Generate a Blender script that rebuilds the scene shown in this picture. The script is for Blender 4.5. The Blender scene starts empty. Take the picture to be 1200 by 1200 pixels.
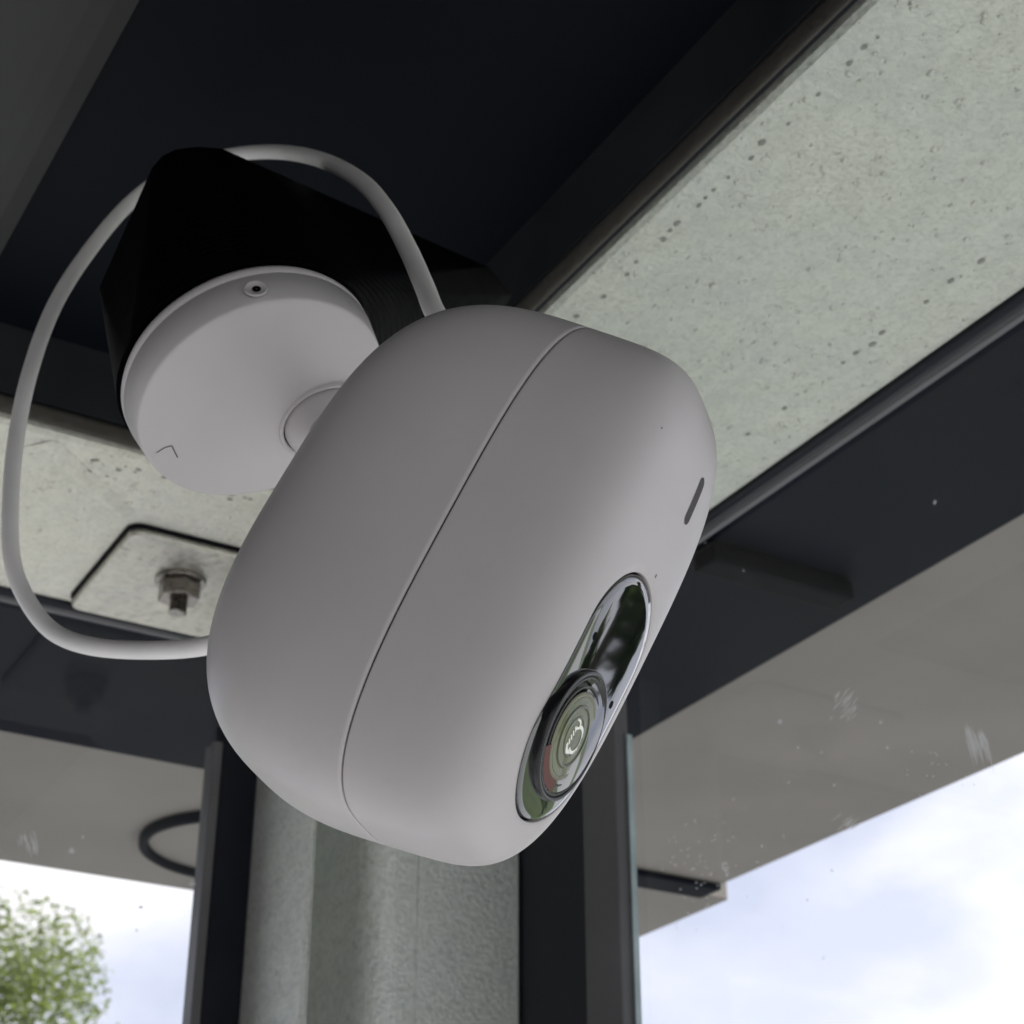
import bpy, bmesh, math, random
from math import sin, cos, pi, radians, sqrt
from mathutils import Vector, Matrix
random.seed(7)
S = bpy.context.scene
COL = S.collection
H = 1.9                                   # height of the lens that took the photograph

# ------------------------------------------------------------------ camera
PSI, TH = radians(30.2), radians(28.7)
cam = bpy.data.cameras.new('camera'); camo = bpy.data.objects.new('camera', cam); COL.objects.link(camo)
cam.sensor_width = 36; cam.lens = 36*2100/1200; cam.clip_start = .01; cam.clip_end = 3000
camo.location = (0, 0, H); camo.rotation_euler = (radians(90)+TH, 0, -PSI)
cam.dof.use_dof = True; cam.dof.focus_distance = .262; cam.dof.aperture_fstop = 70
S.camera = camo

# ------------------------------------------------------------------ sky and sun
SUN_AZ, SUN_EL = radians(112), radians(44)
w = bpy.data.worlds.new('World'); S.world = w; w.use_nodes = True
nt = w.node_tree; N = nt.nodes; L = nt.links
bg = N['Background']; bg.inputs['Strength'].default_value = .1
sky = N.new('ShaderNodeTexSky'); sky.sky_type = 'NISHITA'; sky.sun_disc = False
sky.sun_elevation = SUN_EL; sky.sun_rotation = SUN_AZ; sky.air_density = 1.0; sky.dust_density = 1.5
tc = N.new('ShaderNodeTexCoord'); mp = N.new('ShaderNodeMapping'); mp.inputs['Scale'].default_value = (1, 1, 1.9)
nz = N.new('ShaderNodeTexNoise'); nz.inputs['Scale'].default_value = 4.2; nz.inputs['Detail'].default_value = 7; nz.inputs['Roughness'].default_value = .52
rp = N.new('ShaderNodeValToRGB'); rp.color_ramp.elements[0].position = .36; rp.color_ramp.elements[1].position = .56
nz2 = N.new('ShaderNodeTexNoise'); nz2.inputs['Scale'].default_value = 4.6; nz2.inputs['Detail'].default_value = 5
rc = N.new('ShaderNodeValToRGB'); rc.color_ramp.elements[0].position = .40; rc.color_ramp.elements[1].position = .6
rc.color_ramp.elements[0].color = (1.95, 2.12, 2.75, 1); rc.color_ramp.elements[1].color = (3.9, 3.8, 3.95, 1)
mx = N.new('ShaderNodeMix'); mx.data_type = 'RGBA'
tint = N.new('ShaderNodeMix'); tint.data_type = 'RGBA'; tint.inputs[0].default_value = .9; tint.inputs[7].default_value = (2.6, 2.62, 3.15, 1)
L.new(tc.outputs['Generated'], mp.inputs[0]); L.new(mp.outputs[0], nz.inputs[0]); L.new(mp.outputs[0], nz2.inputs[0])
L.new(nz.outputs[0], rp.inputs[0]); L.new(nz2.outputs[0], rc.inputs[0])
L.new(sky.outputs[0], tint.inputs[6]); L.new(tint.outputs[2], mx.inputs[6]); L.new(rc.outputs[0], mx.inputs[7]); L.new(rp.outputs[0], mx.inputs[0])
L.new(mx.outputs[2], bg.inputs[0])
sun = bpy.data.lights.new('sun', 'SUN'); sun.energy = 2.6; sun.angle = radians(3); sun.color = (1, .975, .95)
so = bpy.data.objects.new('sun', sun); COL.objects.link(so)
sd = Vector((sin(SUN_AZ)*cos(SUN_EL), cos(SUN_AZ)*cos(SUN_EL), sin(SUN_EL)))
so.rotation_euler = sd.to_track_quat('Z', 'Y').to_euler(); so.location = (0, 0, 6)
S.render.engine = 'CYCLES'
S.cycles.max_bounces = 10; S.cycles.diffuse_bounces = 5; S.cycles.glossy_bounces = 5; S.cycles.transparent_max_bounces = 12
S.view_settings.view_transform = 'Standard'; S.view_settings.look = 'None'
S.view_settings.exposure = 1.75; S.view_settings.gamma = 1; S.view_settings.use_curve_mapping = False

# ------------------------------------------------------------------ materials
class Mat:
    def __init__(s, name, color=(.5, .5, .5), rough=.5, metal=0, spec=.5, coat=0):
        s.m = bpy.data.materials.new(name); s.m.use_nodes = True; s.t = s.m.node_tree
        s.b = s.t.nodes['Principled BSDF']; i = s.b.inputs
        i['Base Color'].default_value = (*color, 1); i['Roughness'].default_value = rough; i['Metallic'].default_value = metal
        i['Specular IOR Level'].default_value = spec; i['Coat Weight'].default_value = coat; i['Coat Roughness'].default_value = .03
    def n(s, k, **kw):
        o = s.t.nodes.new('ShaderNode'+k)
        for a, v in kw.items():
            if a in o.inputs: o.inputs[a].default_value = v
            else: setattr(o, a, v)
        return o
    def l(s, a, b): s.t.links.new(a, b)
    def coord(s, scale=(1, 1, 1), kind='Object'):
        c = s.n('TexCoord'); m = s.n('Mapping'); m.inputs['Scale'].default_value = scale; s.l(c.outputs[kind], m.inputs[0]); return m.outputs[0]
    def noise(s, sc, det=4, rough=.55, vec=None):
        o = s.n('TexNoise'); o.inputs['Scale'].default_value = sc; o.inputs['Detail'].default_value = det; o.inputs['Roughness'].default_value = rough
        if vec is not None: s.l(vec, o.inputs['Vector'])
        return o.outputs[0]
    def ramp(s, fac, stops):
        o = s.n('ValToRGB'); e = o.color_ramp.elements
        while len(e) < len(stops): e.new(.5)
        for q, (p, c) in zip(e, stops): q.position = p; q.color = (c, c, c, 1) if isinstance(c, (int, float)) else (*c, 1)
        s.l(fac, o.inputs[0]); return o.outputs[0]
    def math(s, op, a, b=None, c=None):
        o = s.n('Math'); o.operation = op
        for k, v in enumerate((a, b, c)):
            if v is None: continue
            if isinstance(v, (int, float)): o.inputs[k].default_value = v
            else: s.l(v, o.inputs[k])
        return o.outputs[0]
    def mix(s, f, a, b):
        o = s.n('Mix'); o.data_type = 'RGBA'
        for k, v in ((0, f), (6, a), (7, b)):
            if isinstance(v, (int, float)): o.inputs[k].default_value = v
            elif isinstance(v, tuple): o.inputs[k].default_value = (*v, 1)
            else: s.l(v, o.inputs[k])
        return o.outputs[2]
    def bump(s, h, strength=.3, dist=.001, prev=None):
        o = s.n('Bump'); o.inputs['Strength'].default_value = strength; o.inputs['Distance'].default_value = dist; s.l(h, o.inputs['Height'])
        if prev is not None: s.l(prev, o.inputs['Normal'])
        return o.outputs[0]

def simple(name, color, rough=.5, metal=0, var=.15, scale=60, bump=0, bscale=400, **k):
    m = Mat(name, color, rough, metal, **k)
    v = m.coord(kind='Object'); n = m.noise(scale, 5, vec=v)
    lo = tuple(c*(1-var) for c in color); hi = tuple(min(1, c*(1+var)) for c in color)
    m.l(m.ramp(n, [(.3, lo), (.7, hi)]), m.b.inputs['Base Color'])
    m.l(m.ramp(n, [(.3, max(0, rough-.06)), (.7, min(1, rough+.06))]), m.b.inputs['Roughness'])
    if bump: m.l(m.bump(m.noise(bscale, 3, vec=v), bump, .0005), m.b.inputs['Normal'])
    return m.m

def galvanised(name, base=(.55, .565, .46), drip=False, spangle=650, lo=.8, metal=.25):
    m = Mat(name, base, .48, metal)
    v = m.coord()
    # fine dull spangle, broad weathering, streaks
    n1 = m.noise(spangle, 6, .65, v); n2 = m.noise(28, 4, .6, v); n3 = m.noise(220, 3, .5, m.coord((1, .25, 1)))
    cr = m.n('TexVoronoi'); cr.inputs['Scale'].default_value = spangle*.62; m.l(v, cr.inputs['Vector']); cv = m.sep(cr.outputs['Color'])
    dark = tuple(c*lo for c in base); hi = tuple(min(1, c*1.16) for c in base)
    col = m.ramp(n1, [(.32, dark), (.5, base), (.7, hi)])
    col = m.mix(m.math('MULTIPLY', m.ramp(n2, [(.35, 0), (.7, 1)]), .45), col, tuple(a*b for a, b in zip(base, (.88, .93, 1.04))))
    col = m.mix(m.math('MULTIPLY', m.ramp(n3, [(.5, 0), (.72, 1)]), .3), col, hi)
    n4 = m.noise(70, 6, .72, m.coord((1, .55, 1)))
    col = m.mix(m.math('MULTIPLY', m.ramp(n4, [(.42, 1), (.6, 0)]), .22), col, tuple(c*.74 for c in base))
    col = m.mix(m.math('MULTIPLY', m.math('GREATER_THAN', cv, .55), .17), col, tuple(min(.9, c*1.28) for c in base))
    nrm = m.bump(n1, .8, .0008); nrm = m.bump(cv, .6, .0007, nrm)
    if drip:      # pits in the zinc, dark inside with a paler ring
        wv = m.n('TexVoronoi'); wv.voronoi_dimensions = '2D'; wv.inputs['Scale'].default_value = 185; wv.inputs['Randomness'].default_value = 1
        wn = m.n('TexNoise'); wn.inputs['Scale'].default_value = 260; wn.inputs['Detail'].default_value = 2; m.l(v, wn.inputs['Vector'])
        va = m.n('VectorMath'); va.operation = 'MULTIPLY_ADD'; m.l(wn.outputs['Color'], va.inputs[0]); va.inputs[1].default_value = (.004, .004, 0); m.l(m.coord((1.25, .8, 1)), va.inputs[2]); m.l(va.outputs[0], wv.inputs['Vector'])
        pick = m.math('GREATER_THAN', m.sep(wv.outputs['Color']), .62)
        sc = m.n('SeparateColor'); m.l(wv.outputs['Color'], sc.inputs[0])
        rel_ = m.math('DIVIDE', wv.outputs['Distance'], m.math('MULTIPLY_ADD', m.math('POWER', sc.outputs[1], 2.2), .15, .035))
        blob = m.math('MULTIPLY', m.ramp(rel_, [(.45, 1), (1, 0)]), pick)
        col = m.mix(m.math('MULTIPLY', blob, .6), col, tuple(c*.35 for c in base))
        rim = m.math('MULTIPLY', m.ramp(rel_, [(.9, 0), (1.25, 1), (1.9, 0)]), pick)
        col = m.mix(m.math('MULTIPLY', rim, .45), col, tuple(min(.85, c*1.45) for c in base))
        nrm = m.bump(blob, -1, .0025, nrm)
    m.l(col, m.b.inputs['Base Color']); m.l(nrm, m.b.inputs['Normal'])
    m.l(m.ramp(n1, [(.3, .36), (.7, .58)]), m.b.inputs['Roughness'])
    return m.m
def _sep(self, c):
    o = self.n('SeparateColor'); self.l(c, o.inputs[0]); return o.outputs[0]
Mat.sep = _sep

def plastic_white():
    m = Mat('white_plastic', (.36, .35, .35), .42, 0, spec=.4)
    v = m.coord(); n = m.noise(35, 3, .5, v)
    m.l(m.ramp(n, [(.3, (.505, .472, .478)), (.7, (.505, .485, .488))]), m.b.inputs['Base Color'])
    base_c = m.ramp(n, [(.3, (.508, .474, .480)), (.7, (.545, .510, .512))])
    smudge = m.math('MULTIPLY', m.ramp(m.noise(110, 6, .7, v), [(.56, 0), (.75, 1)]), m.ramp(m.noise(30, 2, .5, v), [(.45, 0), (.65, .16)]))
    vo = m.n('TexVoronoi'); vo.inputs['Scale'].default_value = 260; m.l(v, vo.inputs['Vector'])
    dot = m.math('MULTIPLY', m.math('GREATER_THAN', m.sep(vo.outputs['Color']), .975), m.ramp(vo.outputs['Distance'], [(.03, .7), (.07, 0)]))
    c1 = m.mix(smudge, base_c, (.33, .32, .30)); m.l(m.mix(dot, c1, (.10, .09, .08)), m.b.inputs['Base Color'])
    m.l(m.ramp(m.noise(60, 4, .6, v), [(.35, .36), (.65, .5)]), m.b.inputs['Roughness'])
    m.l(m.bump(m.noise(3800, 2, .5, v), .12, .0001), m.b.inputs['Normal'])
    m.b.inputs['Subsurface Weight'].default_value = 0
    return m.m

def glass_mat():
    m = Mat('window_glass'); t = m.t; t.nodes.remove(m.b); out = t.nodes['Material Output']
    tr = m.n('BsdfTransparent'); tr.inputs[0].default_value = (.93, .95, .94, 1)
    gl = m.n('BsdfGlossy'); gl.inputs['Roughness'].default_value = .01; gl.inputs[0].default_value = (.9, .9, .9, 1)
    lw = m.n('LayerWeight'); lw.inputs[0].default_value = .5; fac = m.math('MULTIPLY_ADD', m.math('POWER', lw.outputs['Facing'], 5.0), .35, .022)
    ms = m.n('MixShader'); m.l(fac, ms.inputs[0]); m.l(tr.outputs[0], ms.inputs[1]); m.l(gl.outputs[0], ms.inputs[2])
    v = m.coord()
    film = m.ramp(m.noise(9, 5, .6, v), [(.45, 0), (.8, .006)])
    vo = m.n('TexVoronoi'); vo.inputs['Scale'].default_value = 120; m.l(v, vo.inputs['Vector'])
    pick = m.math('GREATER_THAN', m.sep(vo.outputs['Color']), .992)
    sp = m.math('MULTIPLY', m.ramp(vo.outputs['Distance'], [(.05, .55), (.11, 0)]), pick)
    sp = m.math('MULTIPLY', sp, m.ramp(m.noise(7, 2, .5, v), [(.48, 0), (.6, 1)]))
    df = m.n('BsdfDiffuse'); df.inputs[0].default_value = (.75, .75, .75, 1)
    tl = m.n('BsdfTranslucent'); tl.inputs[0].default_value = (.8, .8, .8, 1)
    ad = m.n('MixShader'); ad.inputs[0].default_value = .6; m.l(df.outputs[0], ad.inputs[1]); m.l(tl.outputs[0], ad.inputs[2])
    m2 = m.n('MixShader'); m.l(m.math('ADD', film, sp), m2.inputs[0]); m.l(ms.outputs[0], m2.inputs[1]); m.l(ad.outputs[0], m2.inputs[2])
    m.l(m2.outputs[0], out.inputs[0]); return m.m

def dust_mat():
    m = Mat('dust_smear'); t = m.t; t.nodes.remove(m.b); out = t.nodes['Material Output']
    df = m.n('BsdfDiffuse'); df.inputs[0].default_value = (.8, .8, .82, 1)
    tl = m.n('BsdfTranslucent'); tl.inputs[0].default_value = (.8, .8, .82, 1)
    ad = m.n('MixShader'); ad.inputs[0].default_value = .6; m.l(df.outputs[0], ad.inputs[1]); m.l(tl.outputs[0], ad.inputs[2])
    tr = m.n('BsdfTransparent'); ms = m.n('MixShader'); ms.inputs[0].default_value = .5
    m.l(tr.outputs[0], ms.inputs[1]); m.l(ad.outputs[0], ms.inputs[2]); m.l(ms.outputs[0], out.inputs[0]); return m.m

M = dict(
    white=plastic_white(),
    cable=simple('cable_sheath', (.8, .77, .76), .45, var=.04, scale=90),
    galv=galvanised('galvanised_steel', (.56, .575, .50), drip=True, metal=.6, lo=.74),
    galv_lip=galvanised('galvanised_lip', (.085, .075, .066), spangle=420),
    galv_post=galvanised('galvanised_post', (.76, .77, .72), spangle=520, lo=.66, metal=.6),
    galv_left=galvanised('galvanised_steel_left', (.69, .67, .575), drip=True, metal=.4, lo=.74),  # brighter, warmer light on the left beam put into its zinc colour
    plate=galvanised('galvanised_plate', (.56, .53, .47), spangle=260, lo=.5, metal=.92),
    bolt=simple('zinc_bolt', (.24, .22, .20), .3, .9, var=.3, scale=500, bump=.3),
    anthracite=simple('anthracite_paint', (.022, .024, .027), .5, spec=.15, var=.25, scale=30, bump=.05),
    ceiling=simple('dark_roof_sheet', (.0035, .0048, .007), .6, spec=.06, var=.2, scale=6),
    rib=simple('roof_rib_paint', (.036, .036, .035), .6, spec=.2, var=.1, scale=10),
    rubber=simple('black_rubber', (.006, .007, .013), .38, spec=.25, var=.2, scale=80, bump=.1),
    frame=simple('grey_frame_paint', (.10, .098, .104), .5, var=.15, scale=20, bump=.1),
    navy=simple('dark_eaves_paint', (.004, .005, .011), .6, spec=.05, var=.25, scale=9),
    soffit=simple('brown_grey_soffit', (.20, .182, .166), .8, var=.13, scale=9),
    seal=simple('dark_seal', (.02, .021, .024), .6, var=.2, scale=20),
    printed=simple('black_printed_plastic', (.0010, .0010, .0018), .5, spec=.03, var=.3, scale=90),
    gloss=simple('gloss_black_panel', (.006, .008, .007), .02, var=.1, scale=20, spec=1, coat=1),
    barrel=simple('lens_barrel_black', (.006, .006, .007), .25, var=.1, scale=90),
    ringgrey=simple('lens_ring_grey', (.035, .035, .032), .3, 0, spec=.2, var=.1, scale=200),
    olive=simple('coated_lens', (.12, .135, .065), .3, 0, spec=.12, var=.25, scale=160, coat=.5),
    olive_dark=simple('coated_lens_dark', (.075, .085, .045), .3, 0, spec=.12, var=.2, scale=160, coat=.5),
    paleolive=simple('coated_lens_rim', (.19, .19, .13), .3, 0, spec=.2, var=.2, scale=120),
    red=simple('lens_red_coating', (.13, .050, .042), .4, 0, spec=.1, var=.15, scale=120),  # colour of a red reflection, painted into the lens
    mark=simple('pale_lens_mark', (.95, .95, .85), .3, var=.02),  # pale colour of a reflection painted in the lens
    hole=simple('hole_black', (.003, .003, .005), .7, spec=.08, var=.1),
    slot=simple('slot_mesh_grey', (.055, .05, .052), .7, var=.3, scale=2500),
    mould=simple('moulded_mark', (.09, .085, .085), .6, var=.1),
    glass=glass_mat(), dust=dust_mat(),
    edge=simple('glass_edge', (.35, .42, .44), .2, var=.2, scale=60),
    paving=simple('pale_paving', (.355, .36, .365), .85, var=.12, scale=3, bump=.2, bscale=60),
    grass=simple('lawn', (.06, .09, .03), .9, var=.3, scale=2),
    bark=simple('bark', (.10, .08, .06), .9, var=.3, scale=12, bump=.5, bscale=40),
    roofm=simple('roof_felt', (.05, .05, .055), .9, var=.2, scale=4),
)
def leafmat(name, c):
    m = Mat(name, c, .5); v = m.n('ObjectInfo'); n = m.noise(1.4, 3, .6, m.coord())
    m.l(m.ramp(n, [(.35, tuple(x*.65 for x in c)), (.65, tuple(x*1.35 for x in c))]), m.b.inputs['Base Color'])
    t = m.t; out = t.nodes['Material Output']; tl = m.n('BsdfTranslucent'); tl.inputs[0].default_value = (c[0]*1.5, c[1]*1.7, c[2]*.9, 1)
    ms = m.n('MixShader'); ms.inputs[0].default_value = .5; m.l(m.b.outputs[0], ms.inputs[1]); m.l(tl.outputs[0], ms.inputs[2]); m.l(ms.outputs[0], out.inputs[0])
    return m.m
gb = M['gloss'].node_tree.nodes['Principled BSDF'].inputs; gb['IOR'].default_value = 1.65; gb['Coat IOR'].default_value = 1.6
M['leaf'] = leafmat('fresh_leaves', (.15, .17, .075)); M['leaf_dark'] = leafmat('dark_leaves', (.04, .055, .025))

# ------------------------------------------------------------------ helpers
def link(name, bm, mat, parent=None, smooth=False, **props):
    me = bpy.data.meshes.new(name)
    if isinstance(bm, tuple): me.from_pydata(*bm); me.update()
    else:
        bmesh.ops.recalc_face_normals(bm, faces=bm.faces); bm.to_mesh(me); bm.free()
    if smooth:
        for p in me.polygons: p.use_smooth = True
    me.materials.append(mat if not isinstance(mat, str) else M[mat])
    o = bpy.data.objects.new(name, me); COL.objects.link(o)
    if parent: o.parent = parent
    for k, v in props.items(): o[k] = v
    return o
def empty(name, loc, label, cat, group=None):
    o = bpy.data.objects.new(name, None); COL.objects.link(o); o.location = loc; o.empty_display_size = .02
    o['label'] = label; o['category'] = cat
    if group: o['group'] = group
    return o
def box(bm, x0, x1, y0, y1, z0, z1, bev=0, org=(0, 0, 0)):
    vs = [bm.verts.new((x-org[0], y-org[1], z-org[2])) for x in (x0, x1) for y in (y0, y1) for z in (z0, z1)]
    fs = [bm.faces.new([vs[i] for i in f]) for f in ((0, 1, 3, 2), (4, 6, 7, 5), (0, 4, 5, 1), (2, 3, 7, 6), (0, 2, 6, 4), (1, 5, 7, 3))]
    if bev:
        es = list({e for f in fs for e in f.edges}); bmesh.ops.bevel(bm, geom=es, offset=bev, segments=2, profile=.5, affect='EDGES')
def mkbox(name, mat, x0, x1, y0, y1, z0, z1, parent=None, bev=0, org=(0, 0, 0), **p):
    bm = bmesh.new(); box(bm, x0, x1, y0, y1, z0, z1, bev, org); return link(name, bm, mat, parent, **p)
def sweep(pts, a, b, axis, closed=True, org=(0, 0, 0)):
    """extrude a 2-D profile of (across, z) between a and b along axis X or Y"""
    bm = bmesh.new(); r = []
    for t in (a, b):
        r.append([bm.verts.new(((q-org[0], t-org[1], z-org[2]) if axis == 'Y' else (t-org[0], q-org[1], z-org[2]))) for q, z in pts])
    n = len(pts)
    for i in range(n if closed else n-1): bm.faces.new((r[0][i], r[0][(i+1) % n], r[1][(i+1) % n], r[1][i]))
    if closed: bm.faces.new(r[0]); bm.faces.new(r[1][::-1])
    return bm
def tube(path, rad, seg=16, smooth=4):
    """Catmull-Rom tube"""
    P = [Vector(p) for p in path]; P = [P[0]*2-P[1]]+P+[P[-1]*2-P[-2]]; Q = []
    for i in range(1, len(P)-2):
        for k in range(smooth):
            t = k/smooth; a, b, c, d = P[i-1:i+3]
            Q.append(.5*((2*b)+(c-a)*t+(2*a-5*b+4*c-d)*t*t+(3*b-a-3*c+d)*t**3))
    Q.append(P[-2]); bm = bmesh.new(); rings = []; nrm = Vector((.3, .2, .9))
    for i, q in enumerate(Q):
        tg = (Q[min(i+1, len(Q)-1)]-Q[max(i-1, 0)]).normalized(); nrm = (nrm-tg*nrm.dot(tg)).normalized(); bi = tg.cross(nrm)
        rings.append([bm.verts.new(q+(nrm*cos(a)+bi*sin(a))*rad) for a in [2*pi*k/seg for k in range(seg)]])
    for A, B in zip(rings, rings[1:]):
        for k in range(seg): bm.faces.new((A[k], A[(k+1) % seg], B[(k+1) % seg], B[k]))
    bm.faces.new(rings[0]); bm.faces.new(rings[-1][::-1]); return bm
def lathe(prof, seg=96):
    """profile of (radius, height) round local +Z"""
    V, Fc = [], []
    for r, z in prof:
        for k in range(seg): a = 2*pi*k/seg; V.append((r*cos(a), r*sin(a), z))
    for i in range(len(prof)-1):
        for k in range(seg): k2 = (k+1) % seg; Fc.append((i*seg+k, i*seg+k2, (i+1)*seg+k2, (i+1)*seg+k))
    return V, [], Fc
look = Vector((sin(PSI)*cos(TH), cos(PSI)*cos(TH), sin(TH))); right = Vector((cos(PSI), -sin(PSI), 0)); upv = right.cross(look)
def at(px, py, d):
    """world point seen at a photograph pixel, d metres in front of the lens plane"""
    return Vector((0, 0, H))+(look+right*((px-600)/2100)-upv*((py-600)/2100))*d

# ------------------------------------------------------------------ the shelter: heights
ZB = H+.294        # underside of the galvanised frame
ZC = H+.326        # ceiling sheet
ZS = H+.300        # soffit outside the glass
XI, XO = .2145, .3275      # right beam, inner and outer edge
YI, YO = .4880, .6080      # left beam
BACK = -1.35

# ground and ceiling
bm = bmesh.new(); bmesh.ops.create_grid(bm, x_segments=2, y_segments=2, size=1500); link('ground', bm, 'grass', kind='structure')
bm = bmesh.new(); box(bm, -9, 4.5, -12, 8.0, .004, .03); link('paving', bm, 'paving', kind='structure')
bm = bmesh.new(); box(bm, 19, 110, -40, 30, .004, .02); link('gravel_yard', bm, 'paving', kind='structure')  # unseen pale ground added to brighten the reflection in the lens panel

roof = empty('shelter_roof', (-.4, -.3, ZC), 'dark flat roof sheet over the camera, seen from underneath', 'roof')
og = roof.location
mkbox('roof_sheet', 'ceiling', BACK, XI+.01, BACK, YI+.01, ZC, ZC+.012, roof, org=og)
mkbox('roof_felt', 'roofm', BACK-.1, .66, BACK-.1, 1.0, ZC+.045, ZC+.06, roof, org=og)
mkbox('roof_core', 'anthracite', BACK-.1, .60, BACK-.1, .94, ZC+.013, ZC+.044, roof, org=og)
pr = [(.086, ZC-.001)]
for k in range(9):
    t = k/8; pr.append((.0855-.045*t, ZC-.007*sin(pi*t)**.5 if 0 < t < 1 else ZC-.0015))
pr.append((.040, ZC-.001))
rb = link('roof_rib', sweep([(x, z) for x, z in pr[1:-1]]+[(.040, ZC-.0005), (.0855, ZC-.0005)], BACK+.02, YI-.03, 'Y', org=og), 'rib', roof)
# outer eaves
eav = empty('roof_eaves', (.5, .8, ZS), 'roof overhang outside the glass, grey brown boarding beyond a dark inner band', 'eaves')
og = eav.location; XN, YN = .428, .760; XE, XE2, YE, YNT = .597, .618, .952, .813
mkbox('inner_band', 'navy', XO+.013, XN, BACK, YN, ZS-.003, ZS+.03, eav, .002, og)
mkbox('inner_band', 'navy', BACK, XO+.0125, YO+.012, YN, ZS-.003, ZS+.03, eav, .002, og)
mkbox('soffit_panel', 'soffit', XN+.0005, XE, BACK, YNT, ZS, ZS+.03, eav, .0008, og)
mkbox('soffit_panel', 'soffit', XN+.0005, XE2, YNT+.001, YE, ZS, ZS+.03, eav, .0008, og)
mkbox('soffit_panel', 'soffit', BACK, XN, YN+.0005, YE, ZS, ZS+.03, eav, .0008, og)
mkbox('soffit_batten', 'navy', XN+.002, XE-.002, YNT-.024, YNT-.004, ZS-.004, ZS-.0005, eav, .001, og)
mkbox('eaves_batten', 'hole', XO+.016, .408, .449, .462, ZS-.012, ZS-.0035, eav, .002, og)
# round vent in the soffit
vent = empty('soffit_vent', (.3365, .858, ZS), 'dark rimmed round vent in the boarding left of the post, half hidden', 'vent')
bm = link('vent_rim', lathe([(.050, -.0002), (.050, -.0045), (.052, -.006), (.0545, -.0045), (.0545, -.0002)], 72), 'navy', vent, True)
link('vent_disc', lathe([(.0002, -.0012), (.0498, -.0012)], 72), 'soffit', vent)

# ------------------------------------------------------------------ galvanised beams
def beam(axis, i, o, a, b, label):
    loc = ((i+o)/2, (a+b)/2, ZB) if axis == 'Y' else ((a+b)/2, (i+o)/2, ZB)
    t = empty('steel_beam', loc, label, 'beam', 'galvanised frame beams under the roof')
    # dark painted inner face up to the ceiling
    link('inner_face', sweep([(i, ZC), (i, ZB+.0075), (i+.004, ZB+.0075), (i+.004, ZC)], a, b, axis, org=loc), 'anthracite', t)
    # rolled lip
    lip = [(i+.0002+.0015*(1-cos(q)), ZB+.0065-.0055*sin(q)) for q in [pi*k/14 for k in range(15)]]
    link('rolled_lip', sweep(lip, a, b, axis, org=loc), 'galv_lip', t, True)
    link('shadow_gap', sweep([(i+.0032, ZB+.005), (i+.0050, ZB+.0035), (i+.0058, ZB+.0045), (i+.0058, ZB+.007), (i+.004, ZB+.007)], a, b, axis, org=loc), 'anthracite', t)
    fl = [(i+.0050, ZB+.004), (i+.0053, ZB+.0014), (i+.0066, ZB)]
    n = 24
    fl += [(i+.0066+(o-i-.0066)*k/n, ZB) for k in range(1, n+1)]+[(o, ZB+.004)]
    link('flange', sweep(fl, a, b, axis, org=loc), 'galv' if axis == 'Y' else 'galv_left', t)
    return t, loc
br, ogr = beam('Y', XI, XO, BACK, YI+.0001, 'wide pitted galvanised beam running from behind the camera to the upper right')
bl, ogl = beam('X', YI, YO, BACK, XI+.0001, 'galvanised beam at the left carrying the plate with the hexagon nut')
co = empty('corner_plate', (.27, .55, ZB), 'galvanised corner of the frame above the post, mostly behind the camera', 'steel plate')
mkbox('corner_flange', 'galv', XI+.0003, XO, YI+.0003, YO, ZB+.0001, ZB+.004, co, org=(.27, .55, ZB))
# weld spatter and drip marks along the beam: small real dots of zinc
bm = bmesh.new(); random.seed(3); y = .47
while y > -.3:
    y -= random.choice((.004, .006, .009, .012, .0035)); x = .2283+random.uniform(-.0008, .0008)
    r = random.uniform(.00035, .0009); bx = [bm.verts.new((x+r*1.1*cos(k*pi/4)*random.uniform(.7, 1.2)-ogr[0], y+r*1.5*sin(k*pi/4)*random.uniform(.7, 1.2)-ogr[1], ZB-.0002-ogr[2])) for k in range(8)]
    bm.faces.new(bx)
y = .40
while y > -.1:
    y -= random.choice((.006, .011, .018)); x = .309+random.uniform(-.001, .001)
    r = random.uniform(.0004, .0009); bm.faces.new([bm.verts.new((x+r*cos(k*pi/4)-ogr[0], y+r*1.6*sin(k*pi/4)-ogr[1], ZB-.0002-ogr[2])) for k in range(8)])
link('drip_mark', bm, simple('drip_mark_grey', (.22, .225, .2), .6, .2, var=.3, scale=900), br, kind='stuff')
bm = bmesh.new(); random.seed(5)
for _ in range(26):
    x = random.uniform(.118, .205); y = .497+random.gauss(.004, .006)+max(0, (x-.16)*.1); r = random.uniform(.0004, .001)
    bm.faces.new([bm.verts.new((x+r*1.3*cos(k*pi/4)-ogl[0], max(y, .5005)+r*sin(k*pi/4)-ogl[1], ZB-.0002-ogl[2])) for k in range(8)])
link('drip_mark', bm, bpy.data.materials['drip_mark_grey'], bl, kind='stuff')
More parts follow.
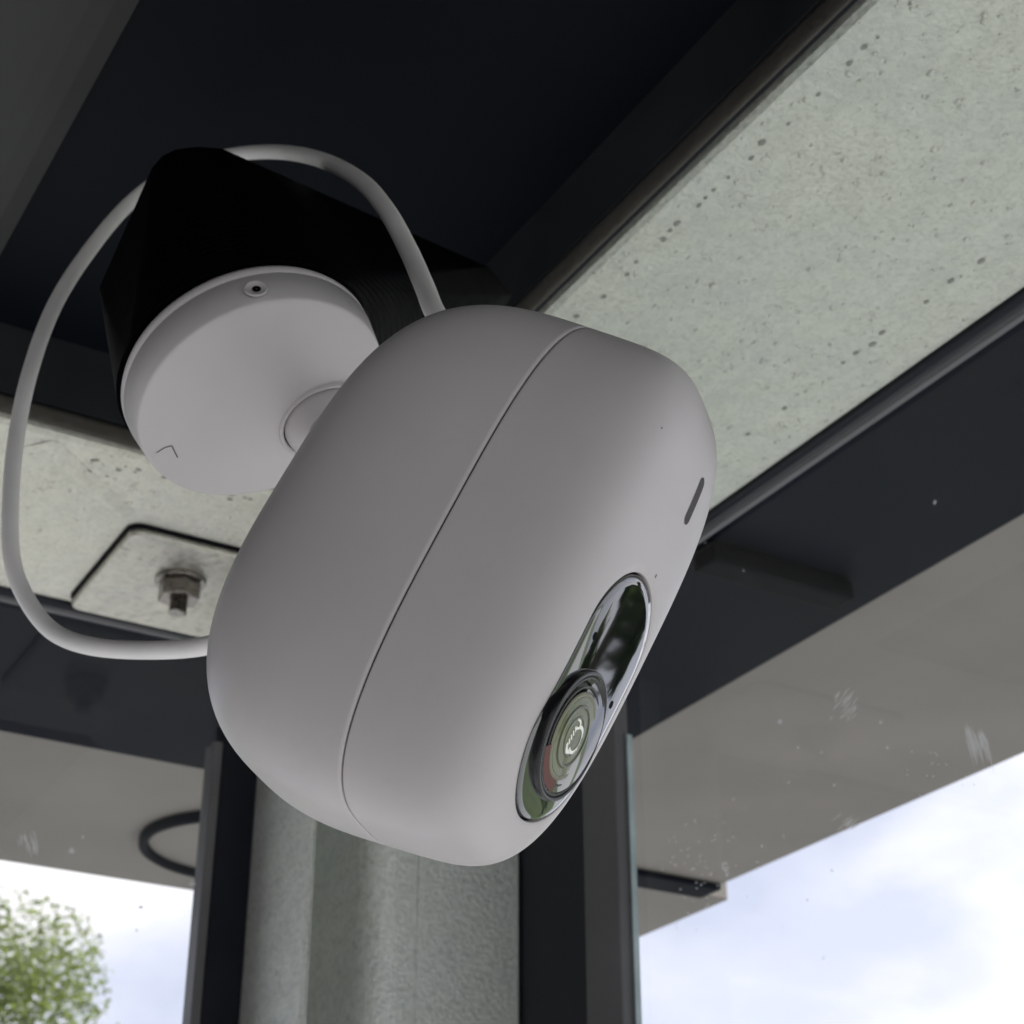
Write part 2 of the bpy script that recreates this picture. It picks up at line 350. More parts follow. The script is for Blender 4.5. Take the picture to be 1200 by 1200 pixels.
def beads(name, x0, x1, y0, y1, n, parent, org, mat, seed, lo=.0004, hi=.0013):
    random.seed(seed); bm = bmesh.new(); k = 0
    while k < n:
        x, y = random.uniform(x0, x1), random.uniform(y0, y1); k += 1
        for c in range(random.choice((1, 1, 1, 2, 3))):
            rr = random.uniform(lo, hi)*random.uniform(.6, 1); cx, cy = x+c*random.uniform(-.0016, .0016), y+c*random.uniform(-.0016, .0016)
            if not (x0 < cx < x1 and y0 < cy < y1): continue
            top = bm.verts.new((cx-org[0]+rr*.2, cy-org[1], ZB-rr*.75-org[2])); R1, R2 = [], []
            for q in range(8):
                a = 2*pi*q/8; f = random.uniform(.75, 1.25)
                R1.append(bm.verts.new((cx-org[0]+rr*f*cos(a), cy-org[1]+rr*f*sin(a), ZB-.00002-org[2])))
                R2.append(bm.verts.new((cx-org[0]+rr*f*.65*cos(a), cy-org[1]+rr*f*.65*sin(a), ZB-rr*.5-org[2])))
            for q in range(8):
                w_ = (q+1) % 8; bm.faces.new((R1[q], R1[w_], R2[w_], R2[q])); bm.faces.new((R2[q], R2[w_], top))
    link(name, bm, mat, parent, True, kind='stuff')
beads('zinc_bead', XI+.008, XO-.002, -.05, .47, 620, br, ogr, 'galv', 21)
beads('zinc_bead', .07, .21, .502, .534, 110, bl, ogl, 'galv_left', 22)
# folded crease in the left beam running to the plate corner: a shallow 45 degree dent standing a little proud
bm = bmesh.new(); A = Vector((.1165, .5005)); B = Vector((.1575, .5335)); d = (B-A).normalized(); nn = Vector((-d.y, d.x)); rows = []
for k in range(9):
    t = k/8; c = A.lerp(B, t); wd = .0065*(1-.35*t); row = []
    for q in range(9):
        u = q/4-1; row.append(bm.verts.new((c.x+nn.x*wd*u-ogl[0], c.y+nn.y*wd*u-ogl[1], ZB-.0001-.0016*(cos(pi*u)+1)/2*min(1, t*4+.2)-ogl[2])))
    rows.append(row)
for a, b in zip(rows, rows[1:]):
    for q in range(8): bm.faces.new((a[q], a[q+1], b[q+1], b[q]))
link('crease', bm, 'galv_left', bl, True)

# black rubber profile along the outer edges
def gasket(axis, o, a, b, label):
    loc = (o+.005, (a+b)/2, ZB) if axis == 'Y' else ((a+b)/2, o+.005, ZB)
    t = empty('rubber_gasket', loc, label, 'gasket', 'black rubber gaskets between beam and glass')
    p = [(o+.0006+.0028*(1-cos(q)), ZB+.001-.0035*sin(q)) for q in [pi*k/10 for k in range(11)]]
    link('bead', sweep(p+[(o+.006, ZB+.006), (o+.0006, ZB+.006)], a, b, axis, org=loc), 'rubber', t, False)
    p = [(o+.0064, ZB+.006), (o+.0064, ZB-.0005), (o+.0075, ZB-.0018), (o+.0092, ZB-.002), (o+.0098, ZB-.001), (o+.0098, ZB+.006)]
    link('sealing_lip', sweep(p, a, b, axis, org=loc), 'frame', t)
gasket('Y', XO, BACK, YO+.008, 'straight black gasket along the lower edge of the right beam')
gasket('X', YO, BACK, XO+.0003, 'black gasket under the left beam, behind the loop of cable')

# ------------------------------------------------------------------ glass panes
def pane(axis, p, a, b, label):
    loc = (p, (a+b)/2, .05) if axis == 'Y' else ((a+b)/2, p, .05)
    t = empty('window_pane', loc, label, 'window', 'glass panes beside the post')
    V = [(0, a, .05), (0, b, .05), (0, b, ZB+.001), (0, a, ZB+.001)] if axis == 'Y' else [(a, 0, .05), (b, 0, .05), (b, 0, ZB+.001), (a, 0, ZB+.001)]
    off = Vector((p, 0, 0)) if axis == 'Y' else Vector((0, p, 0))
    link('glass', ([Vector(v)+off-Vector(loc) for v in V], [], [(0, 1, 2, 3)]), 'glass', t)
    return t, loc
pr_, lpr = pane('Y', .3345, BACK, .4915, 'large glass pane right of the steel post, sky and brown boarding behind it')
pl_, lpl = pane('X', .6155, BACK, .2262, 'glass pane left of the steel post with green foliage behind it')
mkbox('glass_edge', 'edge', .3330, .3352, .4915, .4922, .05, H+.235, pr_, org=lpr)
mkbox('glass_edge', 'edge', .2262, .2268, .6140, .6165, .05, H+.24, pl_, org=lpl)
# smears of dust and lime on the glass: thin streaks lying on its inner side
def onX(px, py, X=.3338):
    d = look+right*((px-600)/2100)-upv*((py-600)/2100); return Vector((0, 0, H))+d*(X/d.x)
def onY(px, py, Y=.6148):
    d = look+right*((px-600)/2100)-upv*((py-600)/2100); return Vector((0, 0, H))+d*(Y/d.y)
bm = bmesh.new(); random.seed(11)
def streak(f, x0, y0, x1, y1, wpx, org):
    dx, dy = x1-x0, y1-y0; n = sqrt(dx*dx+dy*dy)+1e-6; ox, oy = -dy/n*wpx/2, dx/n*wpx/2; m = (.5, .5)
    vs = [f(x0, y0), f(x0+dx*.4+ox, y0+dy*.4+oy), f(x1, y1), f(x0+dx*.6-ox, y0+dy*.6-oy)]
    bm.faces.new([bm.verts.new(v-Vector(org)) for v in vs])
for k in range(48): x = 1134+random.uniform(-4, 22); y = 850+random.uniform(-5, 12)+(x-1134)*.5; l = random.uniform(12, 42); streak(onX, x, y, x+l*.28, y+l, 1.3, lpr)
for k in range(16): x = 990+random.uniform(-18, 8); y = 970+random.uniform(-7, 4); l = random.uniform(8, 20); streak(onX, x, y, x+l*.8, y-l*.6, 1.1, lpr)
for k in range(26): x = 985+random.uniform(-14, 14); y = 830+random.uniform(-10, 18); l = random.uniform(8, 26); streak(onX, x, y, x+l*.55, y-l*.7, 1.4, lpr)
for k in range(8): x = 845+random.uniform(-5, 8); y = 1010+random.uniform(-4, 6); l = random.uniform(6, 18); streak(onX, x, y, x+l*.4, y+l*.8, 1.1, lpr)
for k in range(60): x = random.gauss(815, 26); y = random.gauss(1020, 32); l = random.uniform(1.5, 4); streak(onX, x, y, x+l, y+l*random.uniform(-1, 1), 2.2, lpr)
for k in range(16): x = random.gauss(1100, 14); y = random.gauss(890, 30); l = random.uniform(1.2, 3); streak(onX, x, y, x+l, y+l, 1.8, lpr)
for x, y, s in ((914, 846, 6), (1032, 846, 4), (935, 876, 3), (1040, 876, 3), (893, 992, 3), (975, 1020, 2.5), (978, 920, 3), (852, 1025, 4), (730, 1000, 3), (946, 1055, 2.5)):
    for _ in range(4): streak(onX, x-s/2, y+random.uniform(-1, 1), x+s/2, y+random.uniform(-2, 2), s*.8, lpr)
link('dust_streak', bm, 'dust', pr_, kind='stuff')
bm = bmesh.new()
for k in range(30): x = 32+random.uniform(-12, 12); y = 985+random.uniform(-14, 6); l = random.uniform(6, 18); streak(onY, x, y, x+l*.2, y+l, 1.3, lpl)
for x, y, s in ((84, 997, 7), (97, 981, 3), (225, 1036, 8), (165, 1063, 6), (160, 1090, 3)):
    for _ in range(4): streak(onY, x-s/2, y+random.uniform(-1, 1), x+s/2, y+random.uniform(-2, 2), s*.8, lpl)
link('dust_streak', bm, 'dust', pl_, kind='stuff')

# ------------------------------------------------------------------ post
post = empty('steel_post', (.29, .585, .03), 'galvanised folded steel post standing between the two glass panes', 'post')
X0, X1, Y0, Y1 = .2443, .3295, .560, .624
prof = [(X0, Y1), (X0, Y0+.0015), (X0+.0008, Y0), (X0+.0022, Y0+.0008), (X0+.0026, Y0+.003), (X0+.0030, Y0+.012)]
prof[-1] = (X0+.0014, Y0+.0035); prof += [(X0+.0014, Y0+.046), (.2650, Y0+.046), (.2672, Y0+.012)]
prof += [(.2792-.0120*cos(t), Y0+.012-.012*sin(t)) for t in [pi/2*k/12 for k in range(1, 13)]]
prof += [(.2868-.0005, Y0), (.2868, Y0+.0007), (.2868+.0005, Y0), (X1-.001, Y0), (X1, Y0+.0012), (X1, Y1)]
V = []; Fc = []; n = len(prof)
for z in (.03, ZB-.0005):
    for x, y in prof: V.append((x-.29, y-.585, z-.03))
for i in range(n): j = (i+1) % n; Fc.append((i, j, n+j, n+i))
link('folded_sheet', (V, [], Fc), 'galv_post', post)
seals = [('rubber_seal', 'rubber', X1+.0002, .3345, .5150, Y0+.004, H+.262), ('side_frame', 'frame', .3285, .3345, .4930, .5148, H+.262)]
for n_, m_, a, b, c, d, zt in seals: mkbox(n_, m_, a, b, c, d, .03, zt, post, .0008, (.29, .585, .03))
mkbox('rubber_seal', 'rubber', .2290, X0-.0002, .6140, .6230, .03, H+.262, post, .0008, (.29, .585, .03))
mkbox('side_frame', 'frame', .2250, .2288, .6125, .6220, .03, H+.2525, post, .0008, (.29, .585, .03))

# ------------------------------------------------------------------ plate, nut and bolt on the left beam
cl = empty('cleat_plate', (.20, .571, ZB), 'square edged galvanised plate bolted under the left beam', 'steel plate')
og = cl.location
def rplate(name, mat, x0, x1, y0, y1, z0, z1, rad, soft):
    def outline(g):
        P = []
        for cx, cy, a0 in ((x1-rad, y1-rad, 0), (x0+rad, y1-rad, pi/2), (x0+rad, y0+rad, pi), (x1-rad, y0+rad, 3*pi/2)):
            for k in range(9): a = a0+pi/2*k/8; P.append((cx+(rad-g)*cos(a), cy+(rad-g)*sin(a)))
        return P
    V, Fc = [], []; lv = [(0, z1), (0, z0+soft), (soft*.3, z0+soft*.3), (soft, z0)]
    for g, z in lv: V += [(x-og[0], y-og[1], z-og[2]) for x, y in outline(g)]
    n = 36
    for i in range(3):
        for k in range(n): Fc.append((i*n+k, i*n+(k+1) % n, (i+1)*n+(k+1) % n, (i+1)*n+k))
    Fc += [tuple(range(n)), tuple(range(3*n, 4*n))[::-1]]
    return link(name, (V, [], Fc), mat, cl)
rplate('plate_sheet', 'plate', .1610, .2400, .5370, .6070, ZB-.0040, ZB-.0012, .0045, .0016)
rplate('shadow_gap', 'hole', .1598, .2390, .5352, .6060, ZB-.0012, ZB-.0001, .0055, .0003)
bt = empty('hexagon_bolt', (.1885, .5625, ZB-.0040), 'hexagon nut and bolt end on the plate under the left beam', 'bolt')
def ngon_prism(rad, z0, z1, n, ch=.0006, rot=0):
    return lathe([(.0001, z0), (rad-ch, z0), (rad, z0+ch), (rad, z1-ch), (rad-ch, z1), (.0001, z1)], n)
o = link('washer', ngon_prism(.0092, -.0016, -.0001, 40, .0002), 'bolt', bt, False)
o = link('nut', ngon_prism(.0078, -.0082, -.0017, 6, .0005), 'bolt', bt); o.rotation_euler.z = .4
pf = [(.0001, -.0135), (.0026, -.0135)]
for k in range(16): pf += [(.0033, -.0132+k*.0004), (.0029, -.0130+k*.0004)]
link('thread', lathe(pf, 28), 'bolt', bt)

# ------------------------------------------------------------------ security camera
R = Matrix(((-0.3548777093784158, 0.7483982449106749, 0.5603230125558621), (0.27659416961936695, 0.6565474883116493, -0.7017414487702794), (-0.8930607351780764, -0.09405031954019927, -0.4399966598463499)))
T = Vector((0.11359459435205144, 0.19904702842043193, 0.11395554191707331+H))
A_, B_, CF, CB, N1, NF, NB = .04, .01975, .02129, .03409, 3.15271, 5.11834, 3.03776
KX, KY, KB, KZ = -.04736, -.26191, -.04981, .02199
PX, PH, PW, LX, LR = .01252, .01912, .0115, .01873, .00966
def warp(x, y, z):
    u, v = z/.03, x/A_; return Vector((x*(1+KX*u), y*(1+KY*u)*(1+KB*v), z*(1+KZ*v)))
def G(x, y): return (abs(x/A_)**N1+abs(y/B_)**N1)**(1/N1)
def ZF(x, y): return CF*max(1e-9, 1-min(1, G(x, y))**NF)**(1/NF)
scam = bpy.data.objects.new('security_camera', None); COL.objects.link(scam); scam.empty_display_size = .02
scam.matrix_world = Matrix.Translation(T) @ R.to_4x4()
scam['label'] = 'white rounded security camera on a ball mount, lens facing down to the right'; scam['category'] = 'security camera'
def loft(rings, name, mat, parent, cap0=False, cap1=False, smooth=True):
    V, Fc = [], []; n = len(rings[0])
    for r in rings: V += r
    for i in range(len(rings)-1):
        for k in range(n): k2 = (k+1) % n; Fc.append((i*n+k, i*n+k2, (i+1)*n+k2, (i+1)*n+k))
    if cap0: Fc.append(tuple(range(n))[::-1])
    if cap1: Fc.append(tuple((len(rings)-1)*n+k for k in range(n)))
    return link(name, (V, [], Fc), mat, parent, smooth)
NS = 288
def cring(t):
    c, s = cos(t), sin(t); r = (abs(c)**N1+abs(s)**N1)**(-1/N1); return A_*r*c, B_*r*s
base2d = [cring(2*pi*k/NS) for k in range(NS)]
# rear shell, with a rounded edge dipping into the seam
GAP = .00014
rings = []
for dz, sc in ((-.0002, .975), (-GAP, .990), (-GAP*1.04, .998), (-GAP*1.2, .9997)): rings.append([warp(x*sc, y*sc, dz) for x, y in base2d])
for i in range(1, 65):
    q = pi/2*i/64
    if i == 64: q = pi/2-.004
    g, z = cos(q), sin(q); k = (g**NB+z**NB)**(-1/NB)
    if CB*z*k < .0004: continue
    rings.append([warp(x*g*k, y*g*k, -CB*z*k) for x, y in base2d])
loft(rings, 'rear_shell', 'white', scam, cap1=True)
loft([[warp(x*.982, y*.982, z) for x, y in base2d] for z in (-.001, .001)], 'seam_core', 'hole', scam)
# front shell: from the seam to the outline of the glossy panel
def stad(t, grow=0):
    """edge of the stadium shaped panel in direction t from the lens centre"""
    s = PH-PW; r = PW+grow; dx, dy = cos(t), sin(t); lo, hi = 0, .08
    for _ in range(40):
        m = (lo+hi)/2; x = LX+dx*m-PX; y = dy*m; qx = max(abs(x)-s, 0)
        if sqrt(qx*qx+y*y) < r: lo = m
        else: hi = m
    return LX+dx*lo, dy*lo
ts = []
for k in range(NS):
    x, y = base2d[k]; ts.append(math.atan2(y, x-LX))
ts = sorted(ts); 
def edge(t):
    dx, dy = cos(t), sin(t); lo, hi = 0, .09
    for _ in range(44):
        m = (lo+hi)/2
        if G(LX+dx*m, dy*m) < 1: lo = m
        else: hi = m
    return LX+dx*lo, dy*lo
ins = [stad(t, .00030) for t in ts]; outs = [edge(t) for t in ts]
rings = [[warp(x, y, ZF(x, y)-.0012) for x, y in ins], [warp(x, y, ZF(x, y)-.00012) for x, y in ins]]
ins2 = [stad(t, .00042) for t in ts]; rings.append([warp(x, y, ZF(x, y)) for x, y in ins2])
NR = 56; cols = []
for (ax, ay), (bx, by) in zip(ins2, outs):
    g0 = G(ax, ay); c = []
    z0 = (1-g0**NF)**(1/NF); q0 = math.atan2(z0, g0)
    for i in range(1, NR+1):
        q = q0*(1-i/NR); zz = sin(q)*(cos(q)**NF+sin(q)**NF)**(-1/NF); gg = cos(q)*(cos(q)**NF+sin(q)**NF)**(-1/NF)
        lo, hi = 0, 1
        for _ in range(30):
            m = (lo+hi)/2
            if G(ax+(bx-ax)*m, ay+(by-ay)*m) < gg: lo = m
            else: hi = m
        m = hi if i < NR else 1; x, y = ax+(bx-ax)*m, ay+(by-ay)*m
        z = CF*zz
        c.append(warp(x, y, max(z, GAP*1.2)))
    cols.append(c)
for i in range(NR): rings.append([cols[k][i] for k in range(NS)])
rings[-1] = [warp(x*.9997, y*.9997, GAP*1.2) for x, y in outs]
for dz, sc in ((GAP*1.04, .998), (GAP, .990), (.0002, .975)): rings.append([warp(x*sc, y*sc, dz) for x, y in outs])
loft(rings, 'front_shell', 'white', scam)
# glossy panel with the lens opening
def off(t, r): return LX+r*cos(t), r*sin(t)
LY = .0002
tt = [2*pi*k/200 for k in range(200)]
pe = [stad(t, -.0001) for t in tt]
rings = [[warp(x, y, ZF(x, y)-.0011) for x, y in pe], [warp(x, y, ZF(x, y)-.0002) for x, y in pe]]
pe = [stad(t, -.0003) for t in tt]
for i in range(0, 16):
    u = i/16; rings.append([warp(ex+(LX-ex)*u, ey*(1-u), ZF(ex+(LX-ex)*u, ey*(1-u))+.00004) for ex, ey in pe])
panel = loft(rings, 'lens_panel', 'gloss', scam)
C0 = warp(LX, LY, ZF(LX, LY)); e = 1e-4
ez = (warp(LX+e, LY, ZF(LX+e, LY))-C0).cross(warp(LX, LY+e, ZF(LX, LY+e))-C0).normalized()
if ez.z < 0: ez = -ez
ex = (warp(LX+e, LY, ZF(LX+e, LY))-C0).normalized(); ey = ez.cross(ex); ez = (ez*cos(radians(4))+ey*sin(radians(4))).normalized(); ey = ez.cross(ex)
LM = Matrix((ex, ey, ez)).transposed().to_4x4(); LM.translation = C0
def lensobj(name, prof, mat, parent=scam, seg=96, smooth=True):
    o = link(name, lathe(prof, seg), mat, parent, smooth); 
    if parent is scam: o.matrix_local = LM
    return o
HL = .00035; LR = .0089
bar = lensobj('lens_barrel', [(LR+.0004, -.0022), (LR+.00035, -.0004), (LR+.00028, HL*.55), (LR+.0002, HL*.9), (LR+.0001, HL), (LR-.0002, HL+.00004), (LR*.955, HL-.0001), (LR*.94, HL-.0005), (.0002, HL-.0006)], 'barrel')
ring = lensobj('outer_ring', [(LR*.945, HL-.0003), (LR*.935, HL-.0001), (LR*.90, HL-.00012), (LR*.885, HL-.0004)], 'ringgrey', bar)
len_ = lensobj('lens', [(.0001, HL+.00002)]+[(LR*.62*k/10, HL+.00002-.00016*(k/10)**2) for k in range(1, 11)], 'olive')
lensobj('pale_ring', [(LR*.70, HL-.00028), (LR*.685, HL-.00012), (LR*.635, HL-.00010), (LR*.62, HL-.0002)], 'paleolive', len_)
lensobj('inner_ring', [(LR*.80, HL-.00030), (LR*.79, HL-.0002), (LR*.765, HL-.00019), (LR*.755, HL-.00028)], 'ringgrey', len_)
for q_, nm in ((.5, 'lens_ring'), (.33, 'lens_ring')):
    lensobj(nm, [(LR*q_, HL-.00002), (LR*(q_-.012), HL+.00006), (LR*(q_-.05), HL+.00006), (LR*(q_-.062), HL-.00002)], 'olive_dark', len_)
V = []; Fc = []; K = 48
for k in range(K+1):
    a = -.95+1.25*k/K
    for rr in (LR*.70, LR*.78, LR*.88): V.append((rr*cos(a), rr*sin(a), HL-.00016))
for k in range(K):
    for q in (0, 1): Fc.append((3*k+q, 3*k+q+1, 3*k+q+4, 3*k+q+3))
link('red_crescent', (V, [], Fc), 'red', len_)  # reddish reflection painted as a strip along the lens edge
# reflection painted as a pale squiggle mark in the middle of the lens
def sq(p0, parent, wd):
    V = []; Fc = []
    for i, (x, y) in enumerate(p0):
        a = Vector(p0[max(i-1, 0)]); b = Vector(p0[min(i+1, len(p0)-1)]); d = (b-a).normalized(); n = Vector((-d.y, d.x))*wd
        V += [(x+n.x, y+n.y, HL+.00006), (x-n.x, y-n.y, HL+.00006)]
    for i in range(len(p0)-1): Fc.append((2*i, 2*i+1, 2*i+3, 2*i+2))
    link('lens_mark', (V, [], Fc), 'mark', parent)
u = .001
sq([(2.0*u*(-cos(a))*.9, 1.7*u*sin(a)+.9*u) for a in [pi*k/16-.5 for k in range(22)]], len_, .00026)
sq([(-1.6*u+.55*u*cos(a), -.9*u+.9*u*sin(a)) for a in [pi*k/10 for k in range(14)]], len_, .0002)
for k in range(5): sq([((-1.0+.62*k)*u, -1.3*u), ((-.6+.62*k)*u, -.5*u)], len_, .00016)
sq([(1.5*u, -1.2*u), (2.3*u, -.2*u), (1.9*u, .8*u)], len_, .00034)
# microphone holes, slot, specks
def disc_on(x0, y0, rx, ry, name, mat, parent, lift=.00009, n=24):
    V = [warp(x0, y0, ZF(x0, y0)+lift)]; V += [warp(x0+rx*cos(2*pi*k/n), y0+ry*sin(2*pi*k/n), ZF(x0+rx*cos(2*pi*k/n), y0+ry*sin(2*pi*k/n))+lift) for k in range(n)]
    return link(name, (V, [], [(0, 1+k, 1+(k+1) % n) for k in range(n)]), mat, parent)
disc_on(.00646, -.00841, .00062, .00062, 'microphone_hole', 'hole', panel)
disc_on(.01019, .00815, .00062, .00062, 'microphone_hole', 'hole', panel)
V = []; n = 48
for k in range(n):
    a = 2*pi*k/n; V.append((-.0227+.0030*(1 if cos(a) > 0 else -1)+.0011*cos(a), .0031+.0011*sin(a)))
V = []; Fc = []
for i in range(25):
    x = -.0227+.0041*(2*i/24-1); hw = .00105*sqrt(max(.02, 1-max(0, (abs(x+.0227)-.0030)/.0011)**2))
    for j in range(5): y = .0031+hw*(j/2-1); V.append(warp(x, y, ZF(x, y)+.00008))
for i in range(24):
    for j in range(4): Fc.append((i*5+j, i*5+j+1, i*5+j+6, i*5+j+5))
link('sensor_slot', (V, [], Fc), 'slot', scam)
disc_on(-.0087, .0018, .00035, .00018, 'speck', 'mould', scam, .00005, 10)
disc_on(-.0245, -.0145, .00014, .00014, 'speck', 'mould', scam, .00005, 10)

# mount base with domed face and ball joint
nb = (right*.41104475-upv*.68183775+look*(-.60509462)).normalized()
bc = at(309.5, 471, .315); RB, THK = .0233, .0093
def rel(o):                     # parent without moving
    o.parent = scam; o.matrix_parent_inverse = scam.matrix_world.inverted()
zq = nb; xq = (right-nb*right.dot(nb)).normalized(); yq = zq.cross(xq)
BM = Matrix((xq, yq, zq)).transposed().to_4x4(); BM.translation = bc
pf = [(.0002, -THK), (RB-.0012, -THK), (RB-.0004, -THK+.0003), (RB, -THK+.0012), (RB, -THK+.0024), (RB-.00012, -THK+.0025), (RB-.00012, -THK+.0029), (RB, -THK+.0030)]
pf += [(RB*.974, -.0012), (RB*.970, -.0006), (RB*.966, -.0003), (RB*.958, -.0001), (RB*.95, -.00002), (RB*.945, .00002)]
for k in range(1, 30): t = k/29; pf.append((RB*.945*(1-t)+.0001, .0018*(1-(1-t)**2)))
mb = link('mount_base', lathe(pf, 160), 'white', None, True); mb.matrix_world = BM; rel(mb)
def onface(px, py, h=.0014):
    d = look+right*((px-600)/2100)-upv*((py-600)/2100); o = Vector((0, 0, H)); p = bc+nb*h
    return BM.inverted() @ (o+d*((p-o).dot(nb)/d.dot(nb)))
q = onface(380, 492)
sock = link('socket_ring', lathe([(.0086, -.0005), (.0086, .0005), (.0083, .0007), (.0079, .0005), (.0078, -.0005)], 64), 'white', mb, True); sock.location = (q.x, q.y, .0016)
gr = link('socket_groove', lathe([(.0001, -.0004), (.0079, .0002)], 64), 'hole', mb); gr.location = (q.x, q.y, .0016)
pf = [(.00765*cos(a), .00765*sin(a)*.85) for a in [pi/2*k/20 for k in range(20)]]+[(.0001, .00765*.85)]
bj = link('ball_joint', lathe(pf, 72), 'white', mb, True); bj.location = (q.x, q.y, .0017)
# neck from the ball to the back of the body
b0 = BM @ Vector((q.x, q.y, .004)); b1 = T+R @ Vector((-.004, 0, -.031))
nk = link('neck', tube([b0, b0.lerp(b1, .35), b0.lerp(b1, .7), b1], .0038, 32), 'white', None, True); rel(nk)
# moulded chevron and dot, and screw notch
def fine(pts, wd, name, z=.00006):
    bm = bmesh.new()
    for i in range(len(pts)-1):
        a, b = pts[i], pts[i+1]; d = Vector((b.x-a.x, b.y-a.y)).normalized(); n = Vector((-d.y, d.x))*wd
        def hz(v): r = sqrt(v[0]**2+v[1]**2); t = 1-r/(RB*.955); return .0018*(1-(1-t)**2)+z
        vs = [(a.x+n.x, a.y+n.y), (a.x-n.x, a.y-n.y), (b.x-n.x, b.y-n.y), (b.x+n.x, b.y+n.y)]
        bm.faces.new([bm.verts.new((x, y, hz((x, y)))) for x, y in vs])
    return link(name, bm, 'mould', mb)
fine([onface(184, 532, .0006), onface(193, 525, .0006), onface(201, 522, .0006), onface(205, 530, .0006), (onface(208, 536, .0006))], .00011, 'arrow_mark')
# notch on the rim at the top
ang = None
def rimpt(px, py):
    best = None
    for k in range(720):
        a = 2*pi*k/720
        for zz in (-.006, -.005, -.0042, -.0035, -.0028):
            p = BM @ Vector((RB*cos(a), RB*sin(a), zz)); v = p-Vector((0, 0, H)); d = v.dot(look)
            e_ = (600+2100*v.dot(right)/d-px)**2+(600-2100*v.dot(upv)/d-py)**2
            if best is None or e_ < best[0]: best = (e_, a, zz)
    return best[1:]
an, zn = rimpt(300, 343)
bm = bmesh.new(); n = 20; cc = bm.verts.new((0, 0, 0)); vs = []
rs = link('screw_recess', lathe([(.0001, .00015), (.0016, .00015), (.0018, .0004), (.00205, .0001)], 36), 'white', mb, True); bm.free()
rs.matrix_local = Matrix.Translation((RB*cos(an), RB*sin(an), zn)) @ Matrix.Rotation(an, 4, 'Z') @ Matrix.Rotation(pi/2, 4, 'Y')
sh = link('screw_hole', lathe([(.0001, .0004), (.00075, .0004)], 20), 'hole', mb)
sh.matrix_local = Matrix.Translation((RB*cos(an), RB*sin(an), zn+.0004)) @ Matrix.Rotation(an, 4, 'Z') @ Matrix.Rotation(pi/2, 4, 'Y')

# ------------------------------------------------------------------ black printed bracket
brk = empty('printed_bracket', at(400, 350, .40), 'black ribbed plastic bracket between the white round mount and the roof corner', 'bracket')
Bo = brk.location.copy()
front = []; NSEG = 120
for k in range(NSEG):
    a = 2*pi*k/NSEG; front.append(BM @ Vector(((RB+.0004)*cos(a), (RB+.0004)*sin(a), -THK-.0002)))
cen = sum(front, Vector())/NSEG
back_px = [(116, 338), (178, 197), (190, 183), (206, 175), (232, 172), (260, 174), (276, 181), (572, 313), (600, 345), (560, 430), (420, 452), (200, 452), (136, 425)]
pc = at(300, 300, .412); bp = []
for px_, py_ in back_px:
    d = at(px_, py_, 1)-Vector((0, 0, H)); bp.append(Vector((0, 0, H))+d*((pc-Vector((0, 0, H))).dot(nb)/d.dot(nb)))
bcen = sum(bp, Vector())/len(bp)
bk = [max(bp, key=lambda p: (p-bcen).dot(xq*cos(2*pi*k/NSEG)+yq*sin(2*pi*k/NSEG))) for k in range(NSEG)]
rings = []; NL = 64
for i in range(NL+1):
    t = i/NL; c = cen.lerp(bcen, t); tt_ = t
    g_ = .988 if i % 2 else 1.0
    row = []
    for f, b in zip(front, bk):
        rf, rbk = f-cen, b-bcen; row.append(c+(rf*(1-tt_)+rbk*tt_)*g_-Bo)
    rings.append(row)
loft(rings, 'bracket_body', 'printed', brk, cap0=True, cap1=True, smooth=False)

# ------------------------------------------------------------------ cable
cb = [(600, 460, .292), (550, 415, .293), (513, 372, .300), (497, 335, .315), (478, 292, .333), (452, 245, .352), (420, 210, .375), (372, 186, .41), (320, 178, .45), (262, 183, .474), (205, 200, .476), (150, 240, .464), (100, 300, .444), (62, 362, .425), (34, 440, .405), (18, 520, .392), (12, 600, .38), (15, 660, .372), (33, 705, .366), (62, 740, .36), (105, 757, .353), (170, 762, .345), (240, 757, .336), (300, 735, .325), (350, 700, .300)]
c_ = link('power_cable', tube([at(*p) for p in cb], .00182, 20, 8), 'cable', None, True)
c_['label'] = 'white round cable looping behind the black bracket and down the left side'; c_['category'] = 'cable'

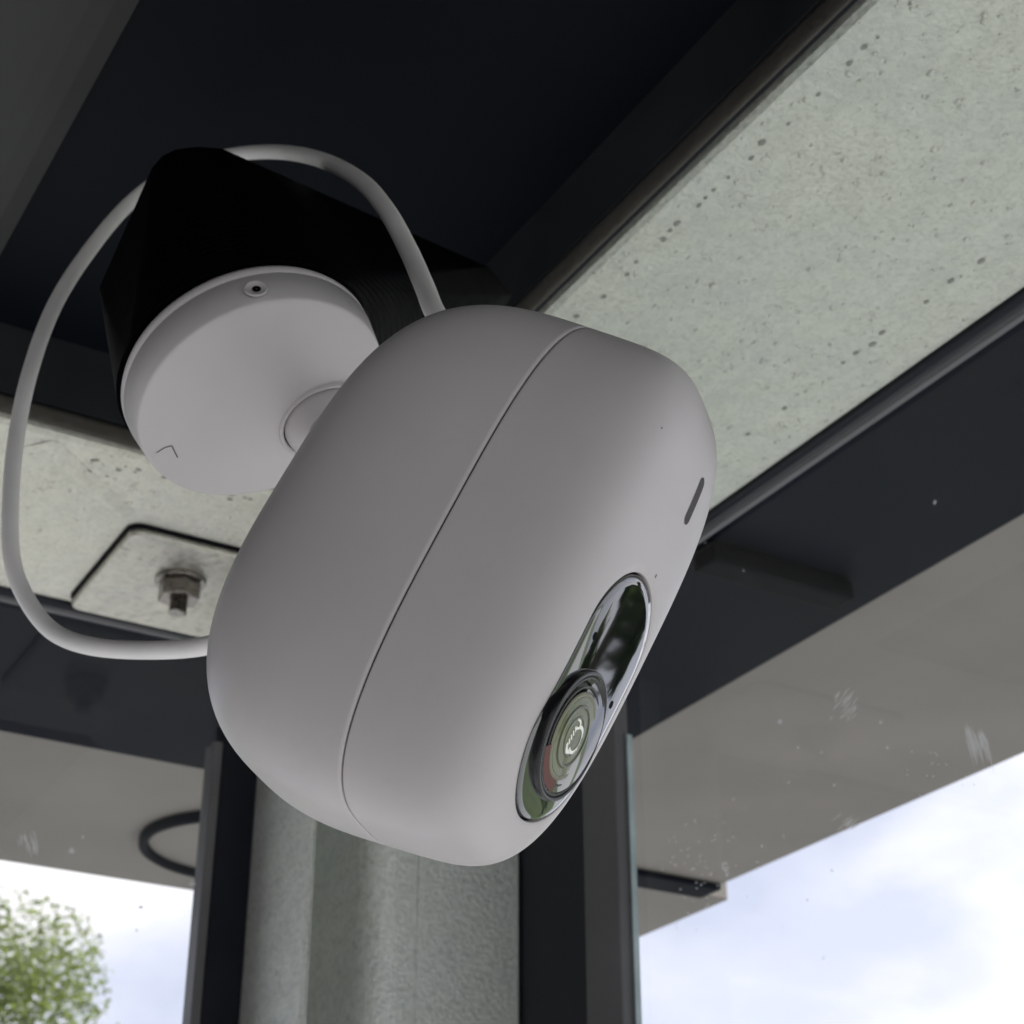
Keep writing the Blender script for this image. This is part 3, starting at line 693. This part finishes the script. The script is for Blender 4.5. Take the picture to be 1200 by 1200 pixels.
# ------------------------------------------------------------------ trees outside
def tree(x, y, h, r, label, mat='leaf', n=2600, z0=.35, seed=1, lf=.09, cat='tree', group=None, sparse=1.0):
    random.seed(seed); t = empty('leafy_tree', (x, y, 0), label, cat, group)
    bm = bmesh.new()
    def limb(p, q, r0, r1, seg=7):
        d = (q-p).normalized(); a = d.orthogonal().normalized(); b = d.cross(a); A = []; B = []
        for k in range(seg): c = 2*pi*k/seg; A.append(bm.verts.new(p+(a*cos(c)+b*sin(c))*r0)); B.append(bm.verts.new(q+(a*cos(c)+b*sin(c))*r1))
        for k in range(seg): bm.faces.new((A[k], A[(k+1) % seg], B[(k+1) % seg], B[k]))
    top = Vector((.1, 0, h*.55)); limb(Vector((0, 0, 0)), top, h*.028, h*.016); limb(top, Vector((0, .1, h*.92)), h*.016, h*.004)
    cl = []
    for k in range(26):
        a = random.uniform(0, 2*pi); zz = random.uniform(z0, .97); rr = r*random.uniform(.3, 1)*sin(pi*min(1, max(.12, (zz-z0)/(1-z0)*.8+.15)))
        c = Vector((cos(a)*rr, sin(a)*rr, zz*h)); cl.append(c); limb(Vector((0, 0, max(.2, zz-.18)*h)), c, h*.007, h*.002, 5)
    link('trunk', bm, 'bark', t)
    V, Fc = [], []
    for _ in range(n):
        c = random.choice(cl); v3 = Vector((random.gauss(0, 1), random.gauss(0, 1), random.gauss(0, .8))); p = c+v3.normalized()*random.random()**.45*r*.36*sparse
        d = Vector((random.gauss(0, 1), random.gauss(0, 1), random.gauss(-.3, .7))).normalized(); s = d.orthogonal().normalized(); s = (s*cos(1.3*_)+d.cross(s)*sin(1.3*_)); L_ = lf*random.uniform(.6, 1.3)
        i = len(V); V += [p, p+d*L_*.5+s*L_*.28, p+d*L_, p+d*L_*.5-s*L_*.28]; Fc.append((i, i+1, i+2, i+3))
    link('crown', (V, [], Fc), mat, t)
tree(1.6, 9.9, 4.95, 1.8, 'fresh green tree seen through the left glass pane, soft against the sky', n=80000, seed=4, lf=.036, sparse=.75)
tree(13, 2.1, 6.5, .95, 'narrow dark tree off to the right of the shelter, mirrored in the glossy lens panel', 'leaf_dark', 18000, .02, 8, .16)  # unseen tree added for the dark reflection in the lens panel

wall = empty('house_wall', (-1.52, -3, 0), 'dark rendered house wall at the left of the shelter, outside the picture', 'wall')  # unseen wall, added to keep light off the camera body
mkbox('wall_face', simple('dark_render', (.17, .165, .16), .9, var=.1, scale=3, bump=.3, bscale=40), -1.7, -1.46, -1.6, 1.2, 0, 5.0, wall, org=(-1.52, -3, 0))
